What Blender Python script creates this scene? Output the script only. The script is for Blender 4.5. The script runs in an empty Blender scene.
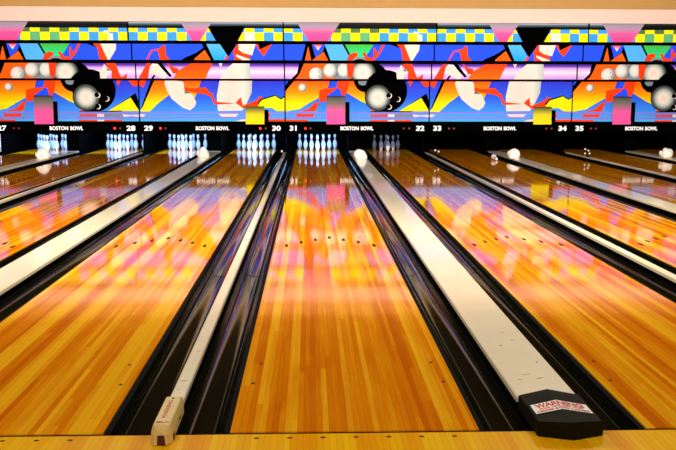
import bpy, bmesh, math, random
from mathutils import Vector, Matrix
from mathutils.geometry import tessellate_polygon
random.seed(7)
S = bpy.context.scene
C = S.collection

# ---------------------------------------------------------------- materials
def srgb(c):
    r = []
    for v in c[:3]:
        v /= 255.0
        r.append(v/12.92 if v <= .04045 else ((v+.055)/1.055)**2.4)
    return (r[0], r[1], r[2], 1)

def newmat(name):
    m = bpy.data.materials.new(name); m.use_nodes = True
    nt = m.node_tree
    return m, nt, nt.nodes['Principled BSDF']

def plain(name, col, rough=.5, spec=.5, coat=0, noise=0, nscale=30, metal=0, emit=0):
    m, nt, b = newmat(name)
    b.inputs['Base Color'].default_value = srgb(col)
    b.inputs['Roughness'].default_value = rough
    b.inputs['Specular IOR Level'].default_value = spec
    b.inputs['Coat Weight'].default_value = coat
    b.inputs['Coat Roughness'].default_value = .08
    b.inputs['Metallic'].default_value = metal
    if emit:
        b.inputs['Emission Color'].default_value = srgb(col)
        b.inputs['Emission Strength'].default_value = emit
    if noise:
        tc = nt.nodes.new('ShaderNodeTexCoord'); n = nt.nodes.new('ShaderNodeTexNoise')
        n.inputs['Scale'].default_value = nscale; n.inputs['Detail'].default_value = 5
        nt.links.new(tc.outputs['Object'], n.inputs['Vector'])
        mr = nt.nodes.new('ShaderNodeMapRange')
        mr.inputs['To Min'].default_value = 1-noise; mr.inputs['To Max'].default_value = 1+noise
        nt.links.new(n.outputs['Fac'], mr.inputs['Value'])
        mx = nt.nodes.new('ShaderNodeVectorMath'); mx.operation = 'SCALE'
        mx.inputs[0].default_value = srgb(col)[:3]
        nt.links.new(mr.outputs[0], mx.inputs['Scale'])
        nt.links.new(mx.outputs[0], b.inputs['Base Color'])
    return m

def math_node(nt, op, a, b=None):
    n = nt.nodes.new('ShaderNodeMath'); n.operation = op
    for i, v in enumerate((a, b)):
        if v is None: continue
        if isinstance(v, (int, float)): n.inputs[i].default_value = v
        else: nt.links.new(v, n.inputs[i])
    return n.outputs[0]

def wood(name, stops, board, coat=1.0, crough=.06, butt=1.1, grain=.35, line=.8):
    """edge-laid boards running along Y, each board length its own tone"""
    m, nt, b = newmat(name)
    tc = nt.nodes.new('ShaderNodeTexCoord'); oi = nt.nodes.new('ShaderNodeObjectInfo')
    sp = nt.nodes.new('ShaderNodeSeparateXYZ'); nt.links.new(tc.outputs['Object'], sp.inputs[0])
    rnd = math_node(nt, 'MULTIPLY', oi.outputs['Random'], 91.0)
    xb = math_node(nt, 'DIVIDE', math_node(nt, 'ADD', sp.outputs['X'], 20.0), board)
    fl = math_node(nt, 'FLOOR', xb)
    w1 = nt.nodes.new('ShaderNodeTexWhiteNoise'); w1.noise_dimensions = '2D'
    cb = nt.nodes.new('ShaderNodeCombineXYZ'); nt.links.new(fl, cb.inputs[0]); nt.links.new(rnd, cb.inputs[1])
    nt.links.new(cb.outputs[0], w1.inputs['Vector'])
    yy = math_node(nt, 'ADD', sp.outputs['Y'], math_node(nt, 'MULTIPLY', w1.outputs['Value'], 9.0))
    yf = math_node(nt, 'FLOOR', math_node(nt, 'DIVIDE', yy, butt))
    w2 = nt.nodes.new('ShaderNodeTexWhiteNoise'); w2.noise_dimensions = '3D'
    c2 = nt.nodes.new('ShaderNodeCombineXYZ')
    nt.links.new(fl, c2.inputs[0]); nt.links.new(yf, c2.inputs[1]); nt.links.new(rnd, c2.inputs[2])
    nt.links.new(c2.outputs[0], w2.inputs['Vector'])
    # broad groups of boards share a tone
    g = nt.nodes.new('ShaderNodeTexNoise'); g.noise_dimensions = '2D'; g.inputs['Scale'].default_value = 1.0
    g.inputs['Detail'].default_value = 1
    cg = nt.nodes.new('ShaderNodeCombineXYZ')
    nt.links.new(math_node(nt, 'MULTIPLY', fl, .32), cg.inputs[0])
    nt.links.new(math_node(nt, 'ADD', rnd, math_node(nt, 'MULTIPLY', yf, .02)), cg.inputs[1])
    nt.links.new(cg.outputs[0], g.inputs['Vector'])
    # grain
    mp = nt.nodes.new('ShaderNodeMapping'); mp.inputs['Scale'].default_value = (90, 2.2, 1)
    nt.links.new(tc.outputs['Object'], mp.inputs[0])
    gr = nt.nodes.new('ShaderNodeTexNoise'); gr.inputs['Scale'].default_value = 1; gr.inputs['Detail'].default_value = 6
    nt.links.new(mp.outputs[0], gr.inputs['Vector'])
    mp2 = nt.nodes.new('ShaderNodeMapping'); mp2.inputs['Scale'].default_value = (9, 1.6, 1)
    nt.links.new(tc.outputs['Object'], mp2.inputs[0])
    gr2 = nt.nodes.new('ShaderNodeTexNoise'); gr2.inputs['Scale'].default_value = 1; gr2.inputs['Detail'].default_value = 3
    nt.links.new(mp2.outputs[0], gr2.inputs['Vector'])
    f = math_node(nt, 'ADD', math_node(nt, 'MULTIPLY', g.outputs['Fac'], 1.3),
                  math_node(nt, 'MULTIPLY', math_node(nt, 'SUBTRACT', w1.outputs['Value'], .5), .17))
    f = math_node(nt, 'ADD', f, math_node(nt, 'MULTIPLY', math_node(nt, 'SUBTRACT', w2.outputs['Value'], .5), .20))
    f = math_node(nt, 'ADD', f, math_node(nt, 'MULTIPLY', math_node(nt, 'SUBTRACT', gr.outputs['Fac'], .5), grain))
    f = math_node(nt, 'ADD', f, math_node(nt, 'MULTIPLY', math_node(nt, 'SUBTRACT', gr2.outputs['Fac'], .5), .3))
    f = math_node(nt, 'SUBTRACT', f, .15)
    cr = nt.nodes.new('ShaderNodeValToRGB')
    el = cr.color_ramp.elements
    el[0].position = stops[0][0]; el[0].color = srgb(stops[0][1])
    el[1].position = stops[-1][0]; el[1].color = srgb(stops[-1][1])
    for p, c in stops[1:-1]:
        e = el.new(p); e.color = srgb(c)
    nt.links.new(f, cr.inputs[0])
    # seams
    fr = math_node(nt, 'FRACT', xb)
    d = math_node(nt, 'ABSOLUTE', math_node(nt, 'SUBTRACT', fr, .5))
    s = math_node(nt, 'GREATER_THAN', d, .47)
    mul = math_node(nt, 'SUBTRACT', 1.0, math_node(nt, 'MULTIPLY', s, 1-line))
    vm = nt.nodes.new('ShaderNodeVectorMath'); vm.operation = 'SCALE'
    nt.links.new(cr.outputs[0], vm.inputs[0]); nt.links.new(mul, vm.inputs['Scale'])
    nt.links.new(vm.outputs[0], b.inputs['Base Color'])
    b.inputs['Roughness'].default_value = .6
    b.inputs['Specular IOR Level'].default_value = 0
    b.inputs['Coat Weight'].default_value = coat
    b.inputs['Coat Roughness'].default_value = crough
    b.inputs['Coat IOR'].default_value = 1.5
    # faint waviness of the varnish
    wn = nt.nodes.new('ShaderNodeTexNoise'); wn.inputs['Scale'].default_value = 1; wn.inputs['Detail'].default_value = 2
    mp3 = nt.nodes.new('ShaderNodeMapping'); mp3.inputs['Scale'].default_value = (25, 1.5, 1)
    nt.links.new(tc.outputs['Object'], mp3.inputs[0]); nt.links.new(mp3.outputs[0], wn.inputs['Vector'])
    bp = nt.nodes.new('ShaderNodeBump'); bp.inputs['Strength'].default_value = .02; bp.inputs['Distance'].default_value = .004
    nt.links.new(wn.outputs['Fac'], bp.inputs['Height']); nt.links.new(bp.outputs[0], b.inputs['Coat Normal'])
    return m

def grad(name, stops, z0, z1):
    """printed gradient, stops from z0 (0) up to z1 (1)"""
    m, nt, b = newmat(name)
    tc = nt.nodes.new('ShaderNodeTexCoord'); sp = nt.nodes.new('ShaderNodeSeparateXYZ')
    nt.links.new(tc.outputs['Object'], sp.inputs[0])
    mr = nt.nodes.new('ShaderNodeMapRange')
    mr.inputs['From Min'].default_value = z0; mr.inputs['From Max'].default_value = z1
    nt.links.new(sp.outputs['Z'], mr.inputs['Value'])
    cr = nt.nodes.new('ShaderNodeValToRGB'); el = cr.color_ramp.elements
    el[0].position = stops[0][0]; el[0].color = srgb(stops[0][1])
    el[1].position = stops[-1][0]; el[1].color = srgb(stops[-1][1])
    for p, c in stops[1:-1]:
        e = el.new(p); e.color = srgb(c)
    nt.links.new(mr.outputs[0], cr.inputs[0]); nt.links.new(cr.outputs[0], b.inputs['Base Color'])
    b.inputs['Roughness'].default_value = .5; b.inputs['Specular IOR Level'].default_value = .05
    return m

def radial(name, stops, cx, cz, r, tall=1):
    m, nt, b = newmat(name)
    tc = nt.nodes.new('ShaderNodeTexCoord'); sp = nt.nodes.new('ShaderNodeSeparateXYZ')
    nt.links.new(tc.outputs['Object'], sp.inputs[0])
    dx = math_node(nt, 'SUBTRACT', sp.outputs['X'], cx); dz = math_node(nt, 'DIVIDE', math_node(nt, 'SUBTRACT', sp.outputs['Z'], cz), tall)
    d = math_node(nt, 'SQRT', math_node(nt, 'ADD', math_node(nt, 'MULTIPLY', dx, dx), math_node(nt, 'MULTIPLY', dz, dz)))
    d = math_node(nt, 'DIVIDE', d, r)
    cr = nt.nodes.new('ShaderNodeValToRGB'); el = cr.color_ramp.elements
    el[0].position = stops[0][0]; el[0].color = srgb(stops[0][1])
    el[1].position = stops[-1][0]; el[1].color = srgb(stops[-1][1])
    for p, c in stops[1:-1]:
        e = el.new(p); e.color = srgb(c)
    nt.links.new(d, cr.inputs[0]); nt.links.new(cr.outputs[0], b.inputs['Base Color'])
    b.inputs['Roughness'].default_value = .5; b.inputs['Specular IOR Level'].default_value = .05
    return m

M = {}
M['lane'] = wood('lane_wood', [(.25, (216, 104, 0)), (.5, (238, 138, 0)), (.75, (255, 182, 24))], 1.054/39, crough=.055)
M['approach'] = wood('approach_wood', [(.25, (244, 160, 0)), (.75, (255, 192, 14))], 1.054/39, coat=.5, crough=.2, line=.75)
M['inlay'] = plain('dark_inlay', (22, 8, 3), .7, spec=.05)
M['gutter'] = plain('gutter_plastic', (15, 16, 3), .07, spec=.36, coat=0, noise=.3, nscale=2)
M['rail'] = plain('black_rail', (4, 4, 2), .8, spec=.05)
M['black'] = plain('matt_black', (1, 1, 1), .9, spec=.02)
M['blackgloss'] = plain('hood_plastic', (24, 22, 4), .6, spec=.04, noise=.2, nscale=40)
M['cap'] = plain('cap_laminate', (255, 236, 200), .38, spec=.3, coat=.8, noise=.07, nscale=6)
M['beige'] = plain('beige_block', (222, 190, 112), .5, noise=.15, nscale=25)
M['stain'] = plain('brown_stain', (70, 22, 5), .6)
M['scuff'] = plain('scuff_mark', (120, 96, 50), .6)
M['white'] = plain('sticker_white', (248, 238, 224), .5)
M['red'] = plain('sticker_red', (205, 20, 10), .5)
M['pin'] = plain('pin_plastic', (240, 242, 248), .25, spec=.5, coat=.4)
M['pinred'] = plain('pin_stripe', (150, 10, 20), .3)
M['cloth'] = plain('white_cloth', (255, 250, 236), .9, noise=.06, nscale=20)
M['wall'] = plain('cream_paint', (238, 200, 180), .8, noise=.02, nscale=2)
M['tan'] = plain('tan_trim', (186, 138, 66), .7, noise=.04, nscale=4)
M['ceil'] = plain('ceiling_paint', (52, 46, 24), .9, noise=.05, nscale=5)
M['dimwall'] = plain('brown_wall', (110, 70, 45), .9, noise=.05, nscale=2)
M['textwhite'] = plain('letter_white', (250, 250, 245), .5, emit=.35)
M['led_on'] = plain('led_red', (255, 40, 18), .4, emit=1.6)
M['led_dim'] = plain('led_dim', (120, 10, 5), .4, emit=.25)
M['curtain'] = plain('pit_curtain', (4, 4, 5), .95, spec=.05)

# ---------------------------------------------------------------- helpers
def link_mesh(name, bm, mats, parent=None, smooth=False, loc=None):
    me = bpy.data.meshes.new(name)
    bmesh.ops.recalc_face_normals(bm, faces=bm.faces) if smooth != 'keep' else None
    bm.to_mesh(me); bm.free()
    for m in (mats if isinstance(mats, (list, tuple)) else [mats]): me.materials.append(m)
    if smooth is True:
        for p in me.polygons: p.use_smooth = True
    o = bpy.data.objects.new(name, me); C.objects.link(o)
    if parent: o.parent = parent
    if loc: o.location = loc
    return o

def box(bm, x0, x1, y0, y1, z0, z1, mi=0, bev=0):
    vs = [bm.verts.new((x, y, z)) for x in (x0, x1) for y in (y0, y1) for z in (z0, z1)]
    fs = [(0, 1, 3, 2), (4, 6, 7, 5), (0, 4, 5, 1), (2, 3, 7, 6), (0, 2, 6, 4), (1, 5, 7, 3)]
    new = []
    for f in fs:
        fc = bm.faces.new([vs[i] for i in f]); fc.material_index = mi; new.append(fc)
    if bev:
        es = {e for f in new for e in f.edges}
        bmesh.ops.bevel(bm, geom=list(es), offset=bev, segments=2, affect='EDGES', profile=.6)

def profile_y(bm, pts, y0, y1, mi=0, cap=True, seg=1):
    """extrude closed (x,z) outline along Y"""
    rings = []
    for k in range(seg+1):
        y = y0+(y1-y0)*k/seg
        rings.append([bm.verts.new((x, y, z)) for x, z in pts])
    n = len(pts)
    for a, b in zip(rings, rings[1:]):
        for i in range(n):
            f = bm.faces.new((a[i], a[(i+1) % n], b[(i+1) % n], b[i])); f.material_index = mi
    if cap:
        bm.faces.new(rings[0]).material_index = mi; bm.faces.new(rings[-1][::-1]).material_index = mi

def empty(name, label, cat, loc=(0, 0, 0), group=None):
    o = bpy.data.objects.new(name, None); C.objects.link(o); o.location = loc
    o.empty_display_size = .1
    o['label'] = label; o['category'] = cat
    if group: o['group'] = group
    return o

def tag(o, label, cat, group=None):
    o['label'] = label; o['category'] = cat
    if group: o['group'] = group
    return o

def struct(o):
    o['kind'] = 'structure'; return o

def text_mesh(txt, size, sx=1.0, bold=0.0, ext=.002):
    cu = bpy.data.curves.new('lettering', 'FONT'); cu.body = txt; cu.size = size
    cu.align_x = 'CENTER'; cu.align_y = 'CENTER'; cu.offset = bold; cu.extrude = ext
    cu.resolution_u = 3
    t = bpy.data.objects.new('lettering_source', cu); C.objects.link(t)
    bpy.context.view_layer.update()
    dg = bpy.context.evaluated_depsgraph_get()
    me = bpy.data.meshes.new_from_object(t.evaluated_get(dg))
    bpy.data.objects.remove(t); 
    for v in me.vertices: v.co.x *= sx
    return me

def put_text(name, txt, size, sx, bold, mat, loc, rot, parent, ext=.002, width=None):
    me = text_mesh(txt, size, sx, bold, ext); me.name = name
    if width:
        w = max(v.co.x for v in me.vertices)-min(v.co.x for v in me.vertices)
        for v in me.vertices: v.co.x *= width/w
    me.materials.clear(); me.materials.append(mat)
    o = bpy.data.objects.new(name, me); C.objects.link(o)
    o.location = loc; o.rotation_euler = rot; o.parent = parent
    return o

# ---------------------------------------------------------------- layout
LW = 1.054; NAR = .5328; WID = .7206; PAIR = 2*LW+NAR+WID
cen = {31: 0.0}
cen[30] = -(LW+NAR); cen[32] = LW+WID
for n in (33, 34, 35, 36): cen[n] = cen[n-2]+PAIR
for n in (29, 28, 27, 26): cen[n] = cen[n+2]-PAIR
LEN = 19.25          # foul line to the end of the pin deck
YCAP = 17.3          # the caps stop where the kickbacks begin

# ---------------------------------------------------------------- setting
bm = bmesh.new(); box(bm, -10.6, 11.6, -6.0, -.022, -.12, 0)
for n in range(26, 37):          # rows of locating dots let into the approach boards
    for k in range(-3, 4):
        x = cen[n]+k*.1372; y = -.065
        vs = [bm.verts.new((x+.011*math.cos(t*math.pi/6), y+.008*math.sin(t*math.pi/6), .0006)) for t in range(12)]
        bm.faces.new(vs).material_index = 1
struct(link_mesh('floor', bm, [M['approach'], M['inlay']], smooth='keep'))
bm = bmesh.new(); box(bm, -10.6, 11.6, -.022, 0, -.16, -.004)
struct(link_mesh('trim_1', bm, M['black']))
bm = bmesh.new(); box(bm, -10.6, 11.6, 0, 20.0, -.26, -.16)
struct(link_mesh('trim_2', bm, M['black']))
bm = bmesh.new(); box(bm, -10.6, 11.6, 15.7, 15.76, 2.95, 3.255)
struct(link_mesh('wall_back', bm, M['wall']))
bm = bmesh.new(); box(bm, -10.6, 11.6, 15.64, 15.76, 3.255, 3.56)
struct(link_mesh('trim_3', bm, M['tan']))
bm = bmesh.new(); box(bm, -10.6, 11.6, -6.0, 20, 3.56, 3.66)
struct(link_mesh('ceiling', bm, M['ceil']))
bm = bmesh.new(); box(bm, -10.7, -10.6, -6.0, 20, -.26, 3.66); struct(link_mesh('wall_left', bm, M['dimwall']))
bm = bmesh.new(); box(bm, 11.6, 11.7, -6.0, 20, -.26, 3.66); struct(link_mesh('wall_right', bm, M['dimwall']))
bm = bmesh.new(); box(bm, -10.7, 11.7, -6.1, -6.0, -.26, 3.66); struct(link_mesh('wall_front', bm, M['dimwall']))
bm = bmesh.new()
box(bm, -10.6, 11.6, 20, 20.1, -.26, 3.66)
struct(link_mesh('trim_4', bm, M['curtain']))

# ---------------------------------------------------------------- lanes
arrow_y = {0: 4.98, 1: 4.85, 2: 4.71, 3: 4.53}
def lane_bed_mesh():
    bm = bmesh.new()
    box(bm, -LW/2, LW/2, .004, LEN, -.10, 0)
    for x in (-.33, .33):
        for y, dx in ((.62, .0), (.93, -.02)):
            xx = x+math.copysign(.14-abs(dx), x)
            vs = [bm.verts.new((xx+.009*math.cos(t*math.pi/4), y+.014*math.sin(t*math.pi/4), .0006)) for t in range(8)]
            bm.faces.new(vs).material_index = 1
    me = bpy.data.meshes.new('lane_bed'); bm.to_mesh(me); bm.free()
    me.materials.append(M['lane']); me.materials.append(M['inlay'])
    return me
bed = lane_bed_mesh()
bm = bmesh.new()
top = [(-.013, -.07), (-.006, -.075), (.006, -.075), (.013, -.07), (.017, -.015), (0, .085), (-.017, -.015)]
vt = [bm.verts.new((x, y, .0015)) for x, y in top]; vb = [bm.verts.new((x, y, 0)) for x, y in top]
bm.faces.new(vt)
for i in range(7): bm.faces.new((vb[i], vb[(i+1) % 7], vt[(i+1) % 7], vt[i]))
am = bpy.data.meshes.new('arrow_marker'); bm.to_mesh(am); bm.free(); am.materials.append(M['inlay'])

for n in range(26, 37):
    where = {26: 'cut off at the far left edge of the photo', 27: 'fourth to the left of the middle lane', 28: 'third to the left of the middle lane',
             29: 'second to the left of the middle lane', 30: 'next to the left of the middle lane', 31: 'in the middle, the one seen straight down its length',
             32: 'next to the right of the middle lane', 33: 'second to the right of the middle lane', 34: 'third to the right of the middle lane',
             35: 'fourth to the right of the middle lane', 36: 'cut off at the far right edge of the photo'}[n]
    t = empty('bowling_lane', 'glossy orange bowling lane ' + where, 'bowling lane', (cen[n], 0, 0), 'bowling lanes')
    o = bpy.data.objects.new('lane_bed', bed); C.objects.link(o); o.parent = t
    for k in range(-3, 4):
        a = bpy.data.objects.new('arrow_marker', am); C.objects.link(a); a.parent = t
        a.location = (k*.1372, arrow_y[abs(k)], 0)

# ---------------------------------------------------------------- gutters
def gutter(x0, x1, lane_side, label):
    """x0..x1 world; lane_side -1 when the lane is at the left"""
    w = x1-x0; c = (x0+x1)/2
    t = empty('gutter', label, 'gutter', (c, 0, -.13), 'gutters')
    e = .0015
    bm = bmesh.new()
    N = 32
    a0 = -w/2+e; a1 = w/2-e
    r0 = a0+(.026 if lane_side < 0 else .006); r1 = a1-(.026 if lane_side > 0 else .006)
    pts = []
    for i in range(N+1):
        a = math.pi*i/N
        x = (r0+r1)/2-(r1-r0)/2*math.cos(a)
        pts.append((x, .10-.082*math.sin(a)))
    va = [bm.verts.new((x, .004, z)) for x, z in pts]; vb = [bm.verts.new((x, YCAP+1.9, z)) for x, z in pts]
    for i in range(N):
        f = bm.faces.new((va[i], vb[i], vb[i+1], va[i+1])); f.smooth = True
    bmesh.ops.recalc_face_normals(bm, faces=bm.faces)
    if bm.faces[0].normal.z < 0 or sum(q.normal.z for q in bm.faces) < 0: bmesh.ops.reverse_faces(bm, faces=bm.faces[:])
    # underside, flat shaded on its own vertices
    out = [(x, z-.0025) for x, z in pts]+[(r1, .0), (r0, .0)]
    profile_y(bm, out, .004, YCAP+1.9, 0)
    o = link_mesh('channel', bm, M['gutter'], t, smooth='keep')
    bm = bmesh.new()
    if lane_side < 0: box(bm, a0, r0, .004, YCAP+1.9, 0, .122)
    else: box(bm, r1, a1, .004, YCAP+1.9, 0, .122)
    link_mesh('edge_rail', bm, M['rail'], t)
    if lane_side < 0: box2 = (r1, a1)
    else: box2 = (a0, r0)
    bm = bmesh.new(); box(bm, box2[0], box2[1], .004, YCAP+1.9, 0, .11)
    link_mesh('side_lip', bm, M['rail'], t)
    # joints between the moulded lengths
    for y in (3.65, 7.3, 11, 14.6):
        bm = bmesh.new()
        ring = [(x, z+.0012) for x, z in pts[1:-1]]
        va = [bm.verts.new((x, y, z)) for x, z in ring]; vb = [bm.verts.new((x, y+.012, z)) for x, z in ring]
        for i in range(len(ring)-1): bm.faces.new((va[i], va[i+1], vb[i+1], vb[i]))
        link_mesh('joint_strip', bm, M['rail'], t)
    return t

# ---------------------------------------------------------------- division caps
def divider(xc, w, h, y1, label, name, group, y0=.01):
    t = empty(name, label, 'lane divider', (xc, 0, -.16), group)
    bm = bmesh.new(); box(bm, -w/2+.012, w/2-.012, y0, y1, 0, .16+h-.03)
    link_mesh('base_board', bm, M['black'], t)
    bm = bmesh.new(); b = .007; z = .16+h
    outl = [(-w/2, z-.03), (w/2, z-.03), (w/2, z-b), (w/2-b, z), (-w/2+b, z), (-w/2, z-b)]
    profile_y(bm, outl, y0, y1, 0)
    link_mesh('cap_board', bm, M['cap'], t)
    return t

LN = {26: 'cut-off lane at the far left edge', 27: 'fourth lane left of the middle', 28: 'third lane left of the middle', 29: 'second lane left of the middle',
      30: 'first lane left of the middle', 31: 'middle lane', 32: 'first lane right of the middle', 33: 'second lane right of the middle',
      34: 'third lane right of the middle', 35: 'fourth lane right of the middle', 36: 'cut-off lane at the far right edge'}
DW = {26: 'at the far left edge of the photo', 27: 'between the third and fourth lanes left of the middle', 28: 'between the second and third lanes left of the middle',
      29: 'between the first and second lanes left of the middle', 30: 'along the left of the middle lane', 31: 'along the right of the middle lane',
      32: 'between the first and second lanes right of the middle', 33: 'between the second and third lanes right of the middle',
      34: 'between the third and fourth lanes right of the middle', 35: 'at the far right edge of the photo'}
narrow = {}; wide = {}
for a in range(26, 36):
    b = a+1
    xl = cen[a]+LW/2; xr = cen[b]-LW/2; xc = (xl+xr)/2
    isw = a % 2 == 1
    w = .28 if isw else .068; h = .055 if isw else .05
    gutter(xl, xc-w/2, -1, 'black moulded gutter on the right side of the %s' % LN[a])
    gutter(xc+w/2, xr, 1, 'black moulded gutter on the left side of the %s' % LN[b])
    if isw:
        wide[a] = (xc, divider(xc, w, h, YCAP, 'wide cream-topped divider %s' % DW[a], 'wide_lane_divider', 'wide lane dividers', .262 if a == 31 else .01))
    else:
        narrow[a] = (xc, divider(xc, w, h, YCAP-.35, 'narrow white strip divider %s' % DW[a], 'narrow_lane_divider', 'narrow lane dividers', .272 if a == 30 else .01))
    # black kickback wall beside the pin deck
    bm = bmesh.new(); kw = .30 if isw else .05
    box(bm, -kw/2, kw/2, 0, 2.55, 0, 1.1)
    # step-down nose
    o = link_mesh('kickback_wall', bm, M['black'], loc=(xc, YCAP+.05, -.16))
    tag(o, 'black partition at the pin end %s' % DW[a], 'partition', 'kickback partitions')

# scuffs on the wide cap at right
def scuffs(parent, z, spots):
    for i, (x, y, lx, ly, ang) in enumerate(spots):
        bm = bmesh.new()
        N = 9; vs = []
        for k in range(N):
            a = 2*math.pi*k/N; r = random.uniform(.6, 1)
            dx, dy = lx*r*math.cos(a), ly*r*math.sin(a)
            vs.append(bm.verts.new((x+dx*math.cos(ang)-dy*math.sin(ang), y+dx*math.sin(ang)+dy*math.cos(ang), z)))
        bm.faces.new(vs)
        link_mesh('scuff', bm, M['scuff'], parent, smooth='keep')
cap31 = [c for c in wide[31][1].children if c.name.startswith('cap_board')][0]
scuffs(cap31, .16+.0558, [(.03, .50, .03, .006, .3), (-.07, .48, .016, .005, -.2), (-.02, .56, .035, .004, .2),
                           (.05, 1.15, .025, .004, .5), (-.04, 1.05, .012, .008, 0), (.02, 1.3, .03, .003, .2), (.08, .75, .006, .012, 0)])
cap30 = [c for c in narrow[30][1].children if c.name.startswith('cap_board')][0]
scuffs(cap30, .16+.0508, [(.0, .52, .02, .006, .2), (-.01, .40, .008, .005, -.2), (.01, 1.0, .012, .006, .3)])

# ---------------------------------------------------------------- hood of the wide divider
xc = wide[31][0]
t = empty('divider_hood', 'black ridged hood with red and white warning sticker on the wide divider end', 'divider hood', (xc, 0, 0))
bm = bmesh.new()
# plan stations: left, ridge, right
def row(y, yr, z, zr, hw, sh=0):
    return [bm.verts.new((-hw+sh, y, z)), bm.verts.new((sh*1.5, yr, zr)), bm.verts.new((hw+sh, y, z))]
r_back = row(.235, .270, .067, .083, .138)
r_mid = row(-.095, -.125, .070, .076, .133, 0)
r_front = row(-.088, -.128, .040, .042, .137, .004)
r_bot = row(-.080, -.130, .001, .001, .139, .006)
b_bot = [bm.verts.new((-.138, .235, .0005)), bm.verts.new((0, .27, .0005)), bm.verts.new((.138, .235, .0005))]
rows = [r_back, r_mid, r_front, r_bot]
for a, b in zip(rows, rows[1:]):
    for i in range(2): bm.faces.new((a[i], a[i+1], b[i+1], b[i]))
bm.faces.new((r_back[0], r_mid[0], r_front[0], r_bot[0], b_bot[0])); bm.faces.new((r_back[2], r_mid[2], r_front[2], r_bot[2], b_bot[2]))
bm.faces.new((r_bot[0], r_bot[1], b_bot[1], b_bot[0])); bm.faces.new((r_bot[1], r_bot[2], b_bot[2], b_bot[1]))
bm.faces.new((r_back[0], r_back[1], b_bot[1], b_bot[0])); bm.faces.new((r_back[1], r_back[2], b_bot[2], b_bot[1]))
bmesh.ops.recalc_face_normals(bm, faces=bm.faces)
es = [e for e in bm.edges if len(e.link_faces) == 2 and e.calc_face_angle(0) > .5]
bmesh.ops.bevel(bm, geom=es, offset=.003, segments=2, affect='EDGES')
shell = link_mesh('shell', bm, M['blackgloss'], t)
# sticker folded over the ridge, with its print
def hood_z(x, y):
    e = .067+(.070-.067)*(.235-y)/.33; r = .083-.007*(.27-y)/.395
    return r+(e-r)*abs(x)/.142
def onhood(x, v, off):          # v runs down the sticker, which is chevron-shaped like the hood
    y = .128-abs(x)*.30-v
    return (x, y, hood_z(x, y)+off)
bm = bmesh.new()
xs = [-.122, -.06, 0, .06, .122]; H = .105
for a, b in zip(xs, xs[1:]):
    bm.faces.new([bm.verts.new(onhood(*p)) for p in ((a, H, .0022), (b, H, .0022), (b, 0, .0022), (a, 0, .0022))])
stk = link_mesh('warning_sticker', bm, M['white'], t, smooth='keep'); stk['label'] = 'white sticker with red warning print'
def sticker_text(txt, size, sx, bold, v, width):
    me = text_mesh(txt, size, sx, bold, 0)
    w = max(vv.co.x for vv in me.vertices)-min(vv.co.x for vv in me.vertices)
    bm = bmesh.new(); bm.from_mesh(me)
    bmesh.ops.triangulate(bm, faces=bm.faces)
    bmesh.ops.bisect_plane(bm, geom=bm.verts[:]+bm.edges[:]+bm.faces[:], plane_co=(0, 0, 0), plane_no=(1, 0, 0))
    for q in bm.verts:
        x = q.co.x*width/w
        q.co = onhood(x, v-q.co.y, .0030)
    o = link_mesh('warning_print', bm, M['red'], stk, smooth='keep')
sticker_text('WARNING', .060, 1.3, .0032, .032, .21)
sticker_text('FOUL LINE DO NOT', .021, 1, .0012, .066, .19)
sticker_text('CROSS INTO LANES', .022, 1, .0014, .090, .225)

# ---------------------------------------------------------------- block at the end of the narrow divider
xn = narrow[30][0]
t = empty('divider_end_block', 'beige chamfered block with faded red lettering ending the narrow white divider', 'end block', (xn-.001, 0, 0))
bm = bmesh.new()
def ring(y, z, hwb, hwt, b=.014):
    return [bm.verts.new(p) for p in ((-hwb, y, .0012), (-hwb, y, z*.55), (-hwt, y, z), (hwt, y, z), (hwb, y, z*.55), (hwb, y, .0012))]
rr = [ring(.27, .062, .036, .030), ring(.225, .078, .043, .033), ring(-.10, .078, .044, .034)]
fr = [bm.verts.new(p) for p in ((-.030, -.135, .0012), (-.030, -.135, .046), (-.020, -.125, .066), (.020, -.125, .066), (.030, -.135, .046), (.030, -.135, .0012))]
rr.append(fr)
for a, b in zip(rr, rr[1:]):
    for i in range(6): bm.faces.new((a[i], a[(i+1) % 6], b[(i+1) % 6], b[i]))
bm.faces.new(rr[0]); bm.faces.new(rr[-1][::-1])
bmesh.ops.recalc_face_normals(bm, faces=bm.faces)
bmesh.ops.bevel(bm, geom=[e for e in bm.edges if e.calc_face_angle(0) > .3], offset=.003, segments=2, affect='EDGES')
blk = link_mesh('block_body', bm, M['beige'], t)
for q in (((-.014, -.1365, .003), (.020, -.1365, .003), (.016, -.1365, .045), (-.012, -.1365, .045)),
          ((.0450, -.09, .03), (.0450, -.04, .028), (.0450, -.045, .006), (.0450, -.09, .004)),
          ((.0450, .08, .035), (.0450, .13, .032), (.0450, .11, .02), (.0450, .09, .02))):
    bm = bmesh.new(); bm.faces.new([bm.verts.new(p) for p in q])
    link_mesh('brown_stain', bm, M['stain'], t, smooth='keep')
put_text('faded_lettering', 'WARNING', .026, 1.7, .0002, M['red'], (-.003, .075, .0786), (0, 0, math.pi/2), t, .0003)
bm = bmesh.new()
for x0, x1, y0, y1 in ((-.03, .03, -.085, -.078), (-.022, .0, -.078, -.064), (.008, .026, -.076, -.068), (-.03, -.01, -.068, -.062)):
    bm.faces.new([bm.verts.new(p) for p in ((x0, y0, .0786), (x1, y0+.003, .0786), (x1, y1, .0786), (x0, y1, .0786))])
link_mesh('red_mark', bm, M['red'], t, smooth='keep')
bm = bmesh.new(); bmesh.ops.create_cone(bm, cap_ends=True, segments=12, radius1=.006, radius2=.005, depth=.003)
link_mesh('screw', bm, M['stain'], t, loc=(0, .205, .0790))

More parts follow.
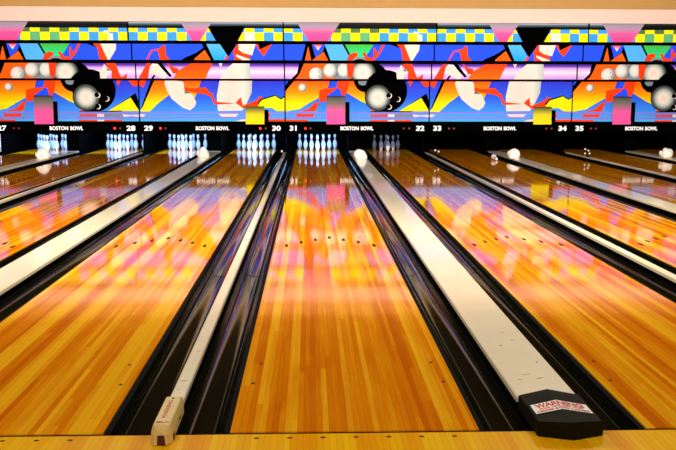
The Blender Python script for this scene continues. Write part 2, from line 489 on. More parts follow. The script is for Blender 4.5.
# ---------------------------------------------------------------- pins
prof = [(0, 0), (.0240, 0), (.0262, .004), (.0335, .018), (.0425, .038), (.0505, .062), (.0570, .088), (.0602, .114), (.0590, .140),
        (.0535, .166), (.0445, .190), (.0350, .212), (.0280, .232), (.0240, .252), (.0236, .270), (.0255, .290), (.0290, .312),
        (.0318, .332), (.0322, .345), (.0300, .360), (.0240, .372), (.0140, .379), (0, .381)]
def pin_mesh():
    bm = bmesh.new(); N = 20; rings = []
    for r, z in prof:
        if r == 0: rings.append([bm.verts.new((0, 0, z))])
        else: rings.append([bm.verts.new((r*math.cos(2*math.pi*k/N), r*math.sin(2*math.pi*k/N), z)) for k in range(N)])
    for i, (a, b) in enumerate(zip(rings, rings[1:])):
        for k in range(N):
            k2 = (k+1) % N
            if len(a) == 1: f = bm.faces.new((a[0], b[k2], b[k]))
            elif len(b) == 1: f = bm.faces.new((a[k], a[k2], b[0]))
            else: f = bm.faces.new((a[k], a[k2], b[k2], b[k]))
            zm = (prof[i][1]+prof[i+1][1])/2
            if .232 < zm < .252 or .270 < zm < .290: f.material_index = 1
            f.smooth = True
    bmesh.ops.recalc_face_normals(bm, faces=bm.faces)
    me = bpy.data.meshes.new('bowling_pin'); bm.to_mesh(me); bm.free()
    me.materials.append(M['pin']); me.materials.append(M['pinred'])
    return me
pm = pin_mesh()
HY = 18.29; RS = .264
spots = {1: (0, 0), 2: (-.1524, 1), 3: (.1524, 1), 4: (-.3048, 2), 5: (0, 2), 6: (.3048, 2), 7: (-.4572, 3), 8: (-.1524, 3), 9: (.1524, 3), 10: (.4572, 3)}
pname = {1: 'front head', 2: 'second-row left', 3: 'second-row right', 4: 'third-row left', 5: 'third-row middle', 6: 'third-row right',
         7: 'back-row leftmost', 8: 'back-row inner left', 9: 'back-row inner right', 10: 'back-row rightmost'}
racks = {26: [6, 9, 10, 3, 1, 2, 4, 5, 7, 8], 27: list(range(1, 11)), 28: list(range(1, 11)), 29: list(range(1, 11)), 30: list(range(1, 11)), 31: list(range(1, 11)), 32: [1, 2, 3, 4, 5, 6]}
for n, lst in racks.items():
    for k in sorted(lst):
        dx, rw = spots[k]
        o = bpy.data.objects.new('bowling_pin', pm); C.objects.link(o)
        o.location = (cen[n]+dx, HY+rw*RS, .0002)
        tag(o, '%s pin of the %s on the %s' % (pname[k], 'dim rack' if n == 32 else 'rack', LN[n]), 'bowling pin', 'pins on the ' + LN[n])
# toppled pin seen end-on at the right edge of lane 33
pm2 = pm.copy(); pm2.transform(Matrix.Rotation(math.radians(3), 4, 'Z') @ Matrix.Rotation(math.radians(97), 4, 'X'))
o = bpy.data.objects.new('bowling_pin', pm2); C.objects.link(o); o.location = (3.80, 15.3, .0765)
tag(o, 'toppled white pin lying at the far end of the second lane right of the middle', 'bowling pin')

# ---------------------------------------------------------------- white bundles on the wide caps
def bundle_mesh(seed):
    rnd = random.Random(seed)
    bm = bmesh.new(); bmesh.ops.create_icosphere(bm, subdivisions=5, radius=1)
    lobes = [(Vector((rnd.uniform(-1, 1), rnd.uniform(-1, 1), rnd.uniform(-.3, 1))).normalized(), rnd.uniform(.10, .2), rnd.uniform(6, 14)) for _ in range(16)]
    for v in bm.verts:
        d = v.co.normalized(); r = .86
        for l, a, s in lobes: r += a*math.exp(-s*(1-d.dot(l)))
        r += .02*math.sin(19*d.x+seed)*math.sin(17*d.y)*math.sin(15*d.z+1)
        p = d*r
        p.x *= .124; p.y *= .115; p.z = max(p.z, -.45)*.135+.45*.135
        taper = 1.15-1.7*max(0, p.z-.03)
        p.x *= taper; p.y *= taper
        v.co = p
    for f in bm.faces: f.smooth = True
    # the smaller bunched knot at its side
    m2 = bmesh.new(); bmesh.ops.create_icosphere(m2, subdivisions=4, radius=1)
    for v in m2.verts:
        d = v.co.normalized(); r = 1+.13*math.sin(5*d.x+seed)*math.cos(6*d.z)
        v.co = Vector((d.x*r*.05, d.y*r*.05, max(d.z, -.6)*r*.062+.037+.04))+Vector((-.105, .02, 0))
    tmp = bpy.data.meshes.new('t'); m2.to_mesh(tmp); m2.free(); bm.from_mesh(tmp); bpy.data.meshes.remove(tmp)
    for f in bm.faces: f.smooth = True
    return bm
for a, y in ((27, 14.95), (29, 15.2), (31, 14.75), (33, 15.15), (35, 15.2)):
    t = empty('cloth_bundle', 'white bundle on wide divider %s' % DW[a], 'cloth bundle', (wide[a][0]+(-.0), y, .0556), 'white bundles on the wide dividers')
    link_mesh('bundle', bundle_mesh(a), M['cloth'], t, smooth='keep')
    bm = bmesh.new(); bmesh.ops.create_uvsphere(bm, u_segments=10, v_segments=6, radius=.011)
    link_mesh('dark_spot', bm, M['inlay'], t, loc=(.015, -.122, .062), smooth=True)

# ---------------------------------------------------------------- little sensors on the narrow caps
for a, y, n in ((30, 15.1, 'in the middle of the photo'), (32, 15.0, 'right of the middle'), (34, 15.35, 'toward the right edge')):
    t = empty('lane_sensor', 'dark sensor post on narrow divider %s' % DW[a], 'sensor', (narrow[a][0], y, .0505), 'sensor posts on the narrow dividers')
    bm = bmesh.new(); box(bm, -.03, .03, -.03, .03, 0, .012, bev=.002); box(bm, -.008, .008, -.006, .006, .012, .15)
    box(bm, -.075, .008, -.006, .006, .115, .135); box(bm, -.08, -.064, -.006, .006, .06, .19)
    link_mesh('bracket', bm, M['rail'], t)
    for x, z in ((-.072, .17), (.0, .14), (-.072, .075), (.028, .075)):  # white balls stand in for the bright glints at each post
        if a == 30 and x != .0: continue
        if a == 32 and z < .1: continue
        bm = bmesh.new(); bmesh.ops.create_uvsphere(bm, u_segments=12, v_segments=8, radius=.022)
        link_mesh('glint_ball', bm, M['white'], t, loc=(x, -.018, z), smooth=True)

# ---------------------------------------------------------------- masking units: printed art
# each row of panels: y of its face, z of bottom and top
ROWS = [dict(y=15.78, z0=2.552, z1=2.945), dict(y=16.10, z0=2.150, z1=2.500), dict(y=16.48, z0=1.748, z1=2.092), dict(y=16.76, z0=.776, z1=1.712)]
# the traced design is kept in sheet units (tenths of a cell), one frame per row: left, right, top, bottom
FR = {'A': [(284.2, 437.0, 22.4, 41.2), (284.4, 434.8, 44.3, 60.3), (284.4, 431.1, 63.6, 79.2), (284.6, 429.3, 80.8, 121.5)],
      'B': [(128.6, 284.2, 22.0, 40.9), (132.6, 284.3, 44.0, 60.1), (135.0, 284.4, 63.2, 79.1), (139.3, 284.6, 80.6, 121.7)]}
ORG = {'a1': (280, 20), 'a2': (355, 20), 'a3': (280, 70), 'a4': (355, 70), 'b1': (125, 20), 'b2': (205, 20), 'b3': (135, 70), 'b4': (205, 70)}
def sheet(k, pts):
    ox, oy = ORG[k]; return [(ox+x/8.45, oy+y/8.45) for x, y in pts]
def circ(k, cx, cy, r, ry=None, n=28):
    ry = ry or r
    return sheet(k, [(cx+r*math.cos(2*math.pi*i/n), cy+ry*math.sin(2*math.pi*i/n)) for i in range(n)])
def clip(poly, x0, x1, y0, y1):
    for ax, lim, sgn in ((0, x0, 1), (0, x1, -1), (1, y0, 1), (1, y1, -1)):
        out = []
        for i in range(len(poly)):
            a, b = poly[i-1], poly[i]
            ia = (a[ax]-lim)*sgn >= 0; ib = (b[ax]-lim)*sgn >= 0
            if ia != ib:
                t = (lim-a[ax])/(b[ax]-a[ax]); out.append(tuple(a[j]+t*(b[j]-a[j]) for j in (0, 1)))
            if ib: out.append(b)
        poly = out
        if len(poly) < 3: return []
    return poly
def z_of(row, typ, v):
    l, r, t, b = FR[typ][row]; R = ROWS[row]
    return R['z1']-(v-t)/(b-t)*(R['z1']-R['z0'])
def x_of(row, typ, u):
    l, r, t, b = FR[typ][row]; return (u-l)/(r-l)*PAIR

BLUE = (34, 80, 250); RED = (255, 62, 0); ORG_ = (255, 96, 0); YEL = (255, 238, 0); SKY = (62, 158, 250); PUR = (140, 128, 235)
P = {}
P['K'] = plain('print_black', (0, 0, 0), .9, spec=.02)
for k, c in dict(B=BLUE, R=RED, O=ORG_, Y=YEL, S=SKY, V=PUR, W=(238, 222, 206), G=(100, 180, 120), DG=(84, 120, 64), GR=(10, 200, 90), LB=(84, 180, 245), GY=(130, 140, 150), DR=(215, 90, 80), PK=(255, 70, 150)).items():
    P[k] = plain('print_'+k.lower(), c, .5, spec=.05)
R0, R1, R2, R3 = ROWS
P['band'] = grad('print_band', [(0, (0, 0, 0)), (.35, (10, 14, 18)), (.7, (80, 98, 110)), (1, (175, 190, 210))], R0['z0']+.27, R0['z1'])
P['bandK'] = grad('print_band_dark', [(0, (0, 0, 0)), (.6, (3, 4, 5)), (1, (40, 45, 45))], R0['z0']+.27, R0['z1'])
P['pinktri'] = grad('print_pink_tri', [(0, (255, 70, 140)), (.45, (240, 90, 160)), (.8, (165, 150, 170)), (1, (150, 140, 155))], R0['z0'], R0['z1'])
P['pinktip'] = grad('print_pink_tip', [(0, (255, 255, 255)), (.3, (255, 200, 225)), (1, (225, 20, 60))], R1['z1']-.13, R1['z1'])
P['cyan'] = grad('print_cyan', [(0, (0, 165, 255)), (1, (90, 185, 225))], R1['z0'], R1['z1'])
P['green'] = grad('print_green', [(0, (0, 225, 140)), (1, (70, 190, 50))], R1['z0']+.1, R1['z1'])
P['lav'] = grad('print_lavender', [(0, (200, 150, 240)), (.18, (222, 170, 235)), (.45, (250, 226, 236)), (.7, (222, 165, 235)), (.86, (100, 60, 190)), (1, (60, 30, 130))], R2['z0'], R2['z1'])
P['sky'] = grad('print_water', [(0, (80, 180, 250)), (.25, (62, 150, 250)), (.6, (44, 92, 240)), (1, (50, 50, 215))], R3['z0'], R3['z1'])
P['sun'] = grad('print_sunset', [(0, (255, 238, 0)), (.28, (255, 232, 0)), (.62, (255, 150, 0)), (1, (255, 84, 0))], R3['z0']+.22, R3['z1'])
P['pbox'] = grad('print_pink_box', [(0, (255, 90, 165)), (.45, (245, 95, 165)), (.72, (130, 115, 110)), (.93, (90, 88, 70)), (1, (0, 0, 0))], .72, z_of(3, 'A', 96))
P['ybox'] = grad('print_yellow_box', [(0, (255, 232, 0)), (.5, (240, 215, 40)), (.8, (130, 135, 50)), (1, (10, 12, 5))], .72, z_of(3, 'B', 106))
P['ember'] = grad('print_ember', [(0, (255, 110, 0)), (1, (250, 62, 0))], R2['z0'], R2['z1'])
def radm(name, typ, row, k, cx, cy, r, stops, tall=1):
    ox, oy = ORG[k]; u, v = ox+cx/8.45, oy+cy/8.45
    P[name] = radial('print_'+name, stops, x_of(row, typ, u), z_of(row, typ, v), r/8.45/43.0, tall)
GLOW = [(0, (255, 214, 200)), (.35, (250, 232, 214)), (.6, (190, 198, 188)), (.8, (95, 100, 92)), (1, (1, 1, 1))]
WB = [(0, (245, 238, 225)), (.45, (222, 220, 212)), (.75, (140, 150, 146)), (1, (80, 92, 92))]
radm('glow', 'A', 3, 'a4', 190, 235, 112, GLOW)
radm('glow3', 'A', 2, 'a4', 60, 25, 112, GLOW)
radm('wb1', 'A', 2, 'a3', 290, 30, 85, WB)
radm('wb2', 'A', 2, 'a3', 410, 0, 85, WB)
radm('wb3', 'A', 2, 'a3', 530, 0, 85, WB)
radm('wb4', 'A', 3, 'a3', 180, 145, 44, WB)
radm('pinbody', 'B', 3, 'b4', 215, 180, 240, [(0, (240, 216, 200)), (.45, (240, 226, 212)), (.72, (190, 200, 192)), (1, (110, 130, 135))], 4)

ART = {'A': [[], [], [], []], 'B': [[], [], [], []]}
def art(typ, row, m, k, pts): ART[typ][row].append((m, sheet(k, pts)))
def artc(typ, row, m, k, *a): ART[typ][row].append((m, circ(k, *a)))
for T in 'AB':
    l, r, t, b = FR[T][0]; cw = (r-l)/16
    f = ART[T][0]
    f.append(('K', [(l, t), (r, t), (r, b), (l, b)]))
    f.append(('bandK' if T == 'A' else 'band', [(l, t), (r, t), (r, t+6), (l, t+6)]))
    ym = t+10.2; yt = t+6.1
    for i in range(16):
        x0 = l+i*cw; x1 = x0+cw
        up = 'Y' if i % 2 == 0 else ('DG' if T == 'A' and i in (5, 7, 9) else 'S')
        lo = 'Y' if i % 2 == 1 else ('G' if T == 'A' and i in (6, 8) else 'S')
        f.append((up, [(x0, yt), (x1, yt), (x1, ym), (x0, ym)])); f.append((lo, [(x0, ym), (x1, ym), (x1, b), (x0, b)]))
    for row, m in ((1, 'B'), (2, 'lav'), (3, 'sky')):
        l, r, t, b = FR[T][row]; ART[T][row].append((m, [(l, t), (r, t), (r, b), (l, b)]))
# --- design A (bowling ball)
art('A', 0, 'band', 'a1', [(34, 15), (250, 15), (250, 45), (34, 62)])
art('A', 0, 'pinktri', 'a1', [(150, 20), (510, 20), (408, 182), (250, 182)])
art('A', 0, 'W', 'a2', [(480, 112), (505, 92), (535, 100), (540, 118), (568, 118), (572, 184), (530, 184), (530, 116)])
art('A', 1, 'K', 'a1', [(222, 195), (185, 345), (440, 345), (372, 195)])
art('A', 1, 'O', 'a1', [(213, 345), (243, 222), (268, 345)])
art('A', 1, 'B', 'a1', [(270, 195), (385, 195), (368, 262), (303, 318)])
art('A', 1, 'pinktip', 'a1', [(278, 195), (372, 195), (325, 256)])
art('A', 1, 'O', 'a1', [(268, 345), (372, 268), (412, 345)])
art('A', 1, 'LB', 'a1', [(378, 195), (530, 195), (585, 292), (565, 345), (432, 345)])
art('A', 1, 'green', 'a1', [(540, 195), (800, 195), (744, 285), (720, 300), (690, 345), (600, 345), (592, 292)])
art('A', 1, 'K', 'a1', [(526, 195), (546, 195), (596, 290), (582, 296)])
art('A', 1, 'R', 'a1', [(568, 350), (585, 292), (628, 270), (660, 280), (662, 310), (640, 312), (625, 350)])
artc('A', 1, 'GY', 'a2', 45, 345, 62, 35)
artc('A', 1, 'K', 'a2', 45, 350, 52, 22)
art('A', 1, 'R', 'a2', [(60, 278), (85, 270), (112, 312), (160, 320), (180, 345), (98, 345), (82, 310)])
art('A', 1, 'R', 'a2', [(160, 232), (170, 230), (192, 282), (212, 248), (236, 195), (258, 198), (225, 265), (188, 318), (160, 330)])
art('A', 1, 'K', 'a2', [(258, 195), (345, 195), (395, 240), (330, 215)])
art('A', 1, 'R', 'a2', [(340, 190), (412, 195), (480, 350), (408, 350), (392, 242)])
art('A', 1, 'W', 'a2', [(412, 190), (550, 190), (545, 252), (485, 350), (478, 350)])
art('A', 2, 'O', 'a1', [(200, 360), (640, 360), (640, 510), (100, 510), (165, 448)])
art('A', 2, 'K', 'a1', [(160, 360), (204, 360), (168, 448), (143, 487), (100, 515), (90, 505), (145, 448)])
art('A', 2, 'GY', 'a1', [(420, 370), (640, 370), (640, 510), (470, 505)])
artc('A', 2, 'wb2', 'a3', 430, 5, 66, 66)
artc('A', 2, 'wb3', 'a3', 545, 2, 62, 66)
artc('A', 2, 'wb1', 'a3', 306, 40, 62)
for px, py in ((325, 18), (338, 36), (328, 52)): artc('A', 2, 'GY', 'a3', px, py, 6)
artc('A', 2, 'K', 'a4', 128, 40, 135, 108)
artc('A', 2, 'glow3', 'a4', 60, 25, 112, 100)
art('A', 2, 'R', 'a3', [(560, -60), (625, -60), (612, 50), (590, 82), (566, 50)])
artc('A', 2, 'K', 'a4', 255, 175, 181, 177)
art('A', 2, 'W', 'a2', [(345, 450), (385, 376), (402, 400), (420, 450), (400, 505), (350, 505)])
art('A', 2, 'R', 'a2', [(398, 360), (475, 360), (498, 430), (520, 487), (532, 487), (572, 455), (566, 510), (440, 510), (445, 440), (405, 400)])
artc('A', 2, 'GY', 'a2', 418, 424, 16, 12)
# row 4
art('A', 3, 'sun', 'a3', [(42, 85), (420, 85), (400, 150), (325, 235), (250, 275), (160, 330), (35, 352)])
art('A', 3, 'B', 'a3', [(35, 85), (80, 85), (35, 160)])
art('A', 3, 'K', 'a3', [(76, 85), (122, 85), (52, 170), (30, 198), (30, 150)])
art('A', 3, 'B', 'a3', [(440, 85), (480, 85), (540, 215), (385, 245), (390, 215), (470, 160), (415, 152)])
artc('A', 3, 'wb4', 'a3', 187, 148, 34)
art('A', 3, 'sun', 'a3', [(575, 85), (800, 85), (760, 300), (676, 262), (556, 190)])
art('A', 3, 'R', 'a3', [(328, 170), (400, 155), (475, 148), (468, 165), (392, 218), (388, 262), (330, 274), (324, 230)])
art('A', 3, 'R', 'a3', [(578, 85), (566, 170), (542, 218), (520, 218), (503, 160), (470, 145), (490, 85)])
artc('A', 3, 'K', 'a4', 75, 60, 95, 125)
artc('A', 3, 'GY', 'a4', 62, 100, 40, 30)
art('A', 3, 'R', 'a3', [(150, 350), (240, 325), (290, 275), (326, 272), (296, 350)])
art('A', 3, 'R', 'a3', [(133, 372), (288, 372), (276, 396), (133, 396)])
art('A', 3, 'R', 'a3', [(30, 420), (238, 420), (210, 448), (30, 448)])
art('A', 3, 'K', 'a3', [(210, 448), (222, 434), (390, 434), (390, 448)])
art('A', 3, 'K', 'a4', [(395, 330), (600, 198), (640, 310), (640, 345), (622, 345), (560, 240), (440, 310)])
art('A', 3, 'Y', 'a4', [(365, 348), (558, 235), (628, 348)])
art('A', 3, 'Y', 'a4', [(628, 348), (680, 230), (680, 348)])
art('A', 3, 'R', 'a4', [(442, 85), (490, 85), (460, 142)])
art('A', 3, 'R', 'a4', [(538, 85), (640, 85), (640, 120), (610, 142), (580, 140)])
art('A', 3, 'O', 'a4', [(135, 315), (160, 315), (160, 348), (135, 348)])
for T in 'AB':
    k = 'a3' if T == 'A' else 'b3'
    art(T, 3, 'V', k, [(0, 355), (1300, 355), (1300, 370), (0, 370)])
    art(T, 3, 'V', k, [(0, 398), (1300, 398), (1300, 412), (0, 412)])
artc('A', 3, 'K', 'a4', 257, 176, 181, 178)
artc('A', 3, 'glow', 'a4', 190, 235, 112)
for px, py in ((283, 215), (357, 245), (283, 310)):
    artc('A', 3, 'W', 'a4', px+4, py+2, 22); artc('A', 3, 'K', 'a4', px-3, py-1, 20); 
art('A', 3, 'K', 'a4', [(130, 346), (485, 346), (485, 354), (130, 354)])
art('A', 3, 'DR', 'a4', [(128, 373), (276, 373), (276, 397), (128, 397)])
art('A', 3, 'W', 'a4', [(276, 373), (332, 373), (332, 397), (276, 397)])
art('A', 3, 'GY', 'a4', [(332, 373), (486, 373), (486, 397), (332, 397)])
art('A', 3, 'W', 'a4', [(486, 376), (560, 382), (660, 375), (620, 398), (560, 390), (500, 398)])
art('A', 3, 'R', 'a4', [(122, 422), (276, 422), (276, 448), (122, 448)])
art('A', 3, 'W', 'a4', [(276, 422), (332, 422), (332, 437), (276, 437)])
art('A', 3, 'R', 'a4', [(332, 422), (486, 422), (472, 448), (332, 448)])
art('A', 3, 'K', 'a3', [(545, 270), (583, 270), (583, 448), (545, 448)])
art('A', 3, 'pbox', 'a3', [(389, 220), (547, 220), (547, 448), (389, 448)])
# --- design B (two pins)
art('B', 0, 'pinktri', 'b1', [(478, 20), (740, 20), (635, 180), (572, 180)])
art('B', 0, 'K', 'b2', [(28, 55), (350, 48), (282, 180), (98, 180)])
art('B', 0, 'W', 'b2', [(345, 104), (426, 104), (426, 180), (345, 180)])
art('B', 1, 'R', 'b1', [(180, 350), (192, 318), (228, 255), (300, 240), (330, 213), (348, 215), (352, 300), (395, 350), (302, 350), (282, 258), (238, 264), (205, 318), (200, 350)])
art('B', 1, 'O', 'b1', [(560, 350), (676, 240), (740, 350)])
art('B', 1, 'K', 'b1', [(455, 350), (530, 312), (640, 240), (680, 190), (700, 190), (680, 252), (570, 345)])
artc('B', 1, 'K', 'b1', 545, 330, 45, 25)
art('B', 1, 'B', 'b1', [(600, 195), (650, 195), (672, 232), (600, 280), (450, 345), (440, 300)])
art('B', 1, 'K', 'b1', [(648, 190), (700, 190), (772, 350), (735, 350), (676, 250)])
art('B', 1, 'cyan', 'b2', [(12, 190), (125, 190), (192, 302), (170, 350), (84, 350)])
art('B', 1, 'R', 'b2', [(158, 350), (192, 292), (206, 308), (180, 350)])
art('B', 1, 'R', 'b2', [(240, 262), (285, 190), (300, 250), (382, 298), (388, 350), (255, 350)])
art('B', 1, 'K', 'b2', [(120, 190), (285, 190), (202, 308)])
art('B', 1, 'W', 'b2', [(288, 190), (436, 190), (402, 298), (330, 280), (288, 250)])
art('B', 1, 'W', 'b2', [(268, 290), (380, 330), (385, 350), (330, 345), (266, 308)])
art('B', 1, 'R', 'b2', [(430, 195), (455, 200), (465, 242), (575, 195), (500, 306), (455, 250)])
art('B', 1, 'K', 'b2', [(452, 190), (590, 190), (466, 248)])
art('B', 2, 'R', 'b1', [(185, 355), (212, 355), (195, 448), (185, 510), (100, 510), (135, 448)])
art('B', 2, 'ember', 'b1', [(400, 500), (440, 430), (560, 360), (741, 360), (695, 448), (672, 510), (280, 510)])
art('B', 2, 'W', 'b1', [(205, 400), (225, 368), (275, 372), (330, 448), (350, 480), (320, 505), (275, 480), (205, 448)])
art('B', 2, 'K', 'b1', [(262, 358), (300, 358), (390, 475), (372, 485), (320, 430)])
art('B', 2, 'R', 'b1', [(345, 355), (400, 398), (450, 412), (430, 455), (400, 455)])
art('B', 2, 'K', 'b1', [(240, 462), (250, 475), (225, 510), (205, 510)])
art('B', 2, 'W', 'b2', [(108, 358), (148, 358), (130, 400)])
art('B', 2, 'pinbody', 'b2', [(245, 355), (375, 360), (380, 448), (390, 510), (115, 510), (150, 448), (190, 400)])
art('B', 3, 'sun', 'b3', [(165, 85), (265, 85), (292, 210), (205, 275), (122, 353), (42, 353), (60, 320)])
art('B', 3, 'sun', 'b3', [(400, 85), (565, 85), (505, 238), (410, 160)])
art('B', 3, 'R', 'b3', [(15, 85), (104, 85), (75, 152), (40, 125)])
art('B', 3, 'K', 'b3', [(140, 85), (170, 85), (60, 325), (48, 330)])
art('B', 3, 'W', 'b3', [(262, 85), (400, 95), (414, 110), (420, 190), (480, 202), (516, 275), (502, 310), (462, 342), (400, 320), (310, 245), (272, 175), (252, 112)])
art('B', 3, 'DG', 'b3', [(420, 178), (480, 196), (420, 200)])
art('B', 3, 'R', 'b3', [(420, 140), (462, 158), (600, 148), (628, 190), (652, 195), (680, 275), (666, 295), (636, 214), (525, 196), (420, 178)])
art('B', 3, 'W', 'b3', [(35, 375), (92, 378), (62, 400), (35, 396)])
art('B', 3, 'pinbody', 'b4', [(124, 85), (398, 85), (392, 190), (345, 290), (310, 345), (105, 348), (98, 220)])
art('B', 3, 'W', 'b4', [(108, 372), (280, 372), (255, 397), (135, 397)])
art('B', 3, 'R', 'b4', [(0, 148), (20, 190), (65, 200), (82, 268), (260, 285), (105, 292), (90, 300), (50, 228), (0, 205)])
art('B', 3, 'R', 'b4', [(255, 278), (300, 228), (316, 302), (440, 250), (452, 220), (494, 240), (494, 312), (322, 326)])
art('B', 3, 'K', 'b4', [(440, 280), (470, 244), (590, 210), (640, 240), (690, 195), (690, 230), (640, 256), (590, 228), (490, 262), (440, 300)])
art('B', 3, 'Y', 'b4', [(440, 302), (478, 254), (500, 248), (590, 220), (640, 250), (690, 212), (690, 348), (600, 348), (560, 322), (490, 322)])
art('B', 3, 'R', 'b4', [(525, 420), (690, 418), (690, 450), (525, 450)])
art('B', 3, 'R', 'b4', [(530, 350), (548, 395), (530, 400)])
art('B', 3, 'W', 'b4', [(252, 437), (300, 420), (342, 418), (342, 440)])
art('B', 3, 'K', 'b4', [(494, 338), (532, 338), (532, 448), (494, 448)])
art('B', 3, 'ybox', 'b4', [(340, 308), (497, 308), (497, 448), (340, 448)])

def panel_mesh(typ, row):
    R = ROWS[row]; l, r, t, b = FR[typ][row]
    mats = [P['K']]; idx = {'K': 0}
    bm = bmesh.new()
    g = .014
    box(bm, g, PAIR-g, 0, .05, R['z0'], R['z1'])
    lay = 0
    sx = (r-l)/PAIR
    for m, poly in ART[typ][row]:
        pl = clip(poly, l+g*sx+.05, r-g*sx-.05, t+.02, b-.02)
        if len(pl) < 3: continue
        if m not in idx: idx[m] = len(mats); mats.append(P[m])
        lay += 1; y = -.0006*lay
        vs = [bm.verts.new((x_of(row, typ, u), y, z_of(row, typ, v))) for u, v in pl]
        tris = tessellate_polygon([[q.co for q in vs]])
        for tr in tris:
            if len(set(tr)) == 3:
                try:
                    f = bm.faces.new([vs[i] for i in tr]); f.material_index = idx[m]
                except ValueError: pass
    me = bpy.data.meshes.new('art_panel'); bm.to_mesh(me); bm.free()
    for m in mats: me.materials.append(m)
    return me
PM = {T: [panel_mesh(T, i) for i in range(4)] for T in 'AB'}

desc = {27: 'stepped bowling mural unit with black ball and pink box at the left edge',
        29: 'stepped mural unit with two white pins and yellow box left of the middle',
        31: 'stepped bowling mural unit with black ball and pink box in the middle',
        33: 'stepped mural unit with two white pins and yellow box right of the middle',
        35: 'stepped bowling mural unit with pink box, cut off at the right edge'}
XS = .028     # the printed units sit a touch right of the divider centres
for n in (27, 29, 31, 33, 35):
    typ = 'B' if n in (29, 33) else 'A'
    x0 = narrow[30][0]+(n-31)//2*PAIR+XS
    t = empty('masking_unit', desc[n], 'masking unit', (x0, 0, 0), 'mural masking units')
    bm = bmesh.new(); g = .004
    for i, R in enumerate(ROWS):
        zt = R['z1'] if i else R['z1']
        zb = R['z0']-.012
        box(bm, g, PAIR-g, R['y']+.052, 17.05, zb, zt+.0)
    for i in range(3):
        box(bm, g, PAIR-g, ROWS[i+1]['y']+.03, 17.05, ROWS[i+1]['z1'], ROWS[i]['z0']-.012)
    link_mesh('housing', bm, M['black'], t)
    for i in range(4):
        o = bpy.data.objects.new('art_panel', PM[typ][i]); C.objects.link(o); o.parent = t
        o.location = (0, ROWS[i]['y'], 0)
    # the raised pink or yellow box runs down past the panel edge
    bm = bmesh.new()
    bx = (x_of(3, 'A', 326.0), x_of(3, 'A', 344.8)) if typ == 'A' else (x_of(3, 'B', 245.2), x_of(3, 'B', 263.7))
    box(bm, bx[0], bx[1], -.045, -.038, .712, .80)
    link_mesh('box_foot', bm, P['pbox'] if typ == 'A' else P['ybox'], t, loc=(0, ROWS[3]['y'], 0))
    bm = bmesh.new(); box(bm, g, PAIR-g, 0, .05, .50, .762)
    brd = link_mesh('number_board', bm, M['black'], t, loc=(0, ROWS[3]['y'], 0))
    rot = (math.pi/2, 0, 0); zt = .613
    s = PAIR/144.6
    A0 = 284.9
    put_text('lane_number', str(n), .155, 1.30, .006, M['textwhite'], ((293.4-A0)*s, -.004, zt), rot, brd)
    if n != 35: put_text('lane_number', str(n+1), .155, 1.30, .006, M['textwhite'], ((420.6-A0)*s, -.004, zt), rot, brd)
    put_text('name_lettering', 'BOSTON', .118, 1, .0040, M['textwhite'], ((349.5-A0)*s, -.004, zt), rot, brd, width=.425)
    put_text('name_lettering', 'BOWL', .118, 1, .0040, M['textwhite'], ((366.9-A0)*s, -.004, zt), rot, brd, width=.292)
    for lane, (ua, ub) in ((n, (305.2, 310.2)), (n+1, (404, 409.5) if n not in (27, 29) else (404.5, 410))):
        on = lane in (28, 29, 30, 31)
        if lane == 36: continue
        a, b = (ua, ub)
        if lane % 2 == 0 and lane not in (28, 30): pass
        for q, u in enumerate((a, b)):
            bm = bmesh.new(); bmesh.ops.create_cone(bm, cap_ends=True, segments=16, radius1=.028 if (on and q == 0) else .024, radius2=.02, depth=.012, matrix=Matrix.Rotation(math.pi/2, 4, 'X'))
            lo = link_mesh('indicator_light', bm, M['led_on'] if on and q == 0 else M['led_dim'], brd, loc=((u-A0)*s, -.006, zt+.002))
            lo['label'] = 'lit red indicator' if on and q == 0 else 'dim red indicator'

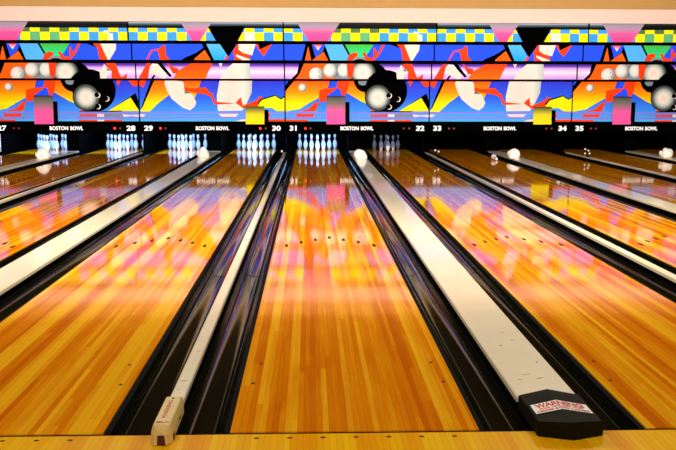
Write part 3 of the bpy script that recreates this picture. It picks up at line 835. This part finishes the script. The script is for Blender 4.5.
# ---------------------------------------------------------------- lights
def area(name, loc, rot, sx, sy, power, col, spread=180):
    l = bpy.data.lights.new(name, 'AREA'); l.shape = 'RECTANGLE'; l.size = sx; l.size_y = sy
    l.energy = power; l.color = col; l.spread = math.radians(spread)
    o = bpy.data.objects.new(name, l); C.objects.link(o); o.location = loc; o.rotation_euler = rot
    return o
# ceiling fittings over the lanes, tilted at the murals
for i in range(6):
    area('mural_light', (-8.2+i*3.36, 5.6, 3.45), (math.radians(85), 0, 0), 1.6, .3, 108, (1, .97, .95), 80)
# general downlights over the lanes and the approach
for i in range(4):
    area('lane_light', (-6+i*4.2, 4.6, 3.5), (math.radians(14), 0, 0), 1.6, .4, 205, (1, .95, .82))
for i in range(4):
    area('approach_light', (-6+i*4.2, -3.2, 3.5), (math.radians(12), 0, 0), 1.4, .5, 80, (1, .95, .82))
# pin lights behind the masks
for n in racks:
    pw = 75 if n != 32 else 5
    area('pin_light', (cen[n], 17.25, .78), (math.radians(66), 0, 0), .9, .12, pw, (.26, .52, 1))

w = bpy.data.worlds.new('room'); S.world = w; w.use_nodes = True
w.node_tree.nodes['Background'].inputs[0].default_value = (1, .8, .6, 1)
w.node_tree.nodes['Background'].inputs[1].default_value = .05

# ---------------------------------------------------------------- camera
f, cx, cy, cz, yaw, pit, rol = 861.977, -.18635, -3.46558, 1.40764, .0323885, .150719, .001815
F = Vector((math.sin(yaw)*math.cos(pit), math.cos(yaw)*math.cos(pit), -math.sin(pit)))
Rv = Vector((math.cos(yaw), -math.sin(yaw), 0)); U = Rv.cross(F)
R2 = Rv*math.cos(rol)+U*math.sin(rol); U2 = -Rv*math.sin(rol)+U*math.cos(rol)
cam = bpy.data.cameras.new('camera'); co = bpy.data.objects.new('camera', cam); C.objects.link(co)
cam.sensor_fit = 'HORIZONTAL'; cam.sensor_width = 36; cam.lens = f*36/676; cam.clip_end = 100
mw = Matrix.Identity(4)
for i in range(3):
    mw[i][0] = R2[i]; mw[i][1] = U2[i]; mw[i][2] = -F[i]
mw.translation = (cx, cy, cz)
co.matrix_world = mw
S.camera = co
S.view_settings.view_transform = 'Standard'; S.view_settings.look = 'None'
S.view_settings.exposure = 0.0; S.view_settings.gamma = 1
S.view_settings.use_curve_mapping = False
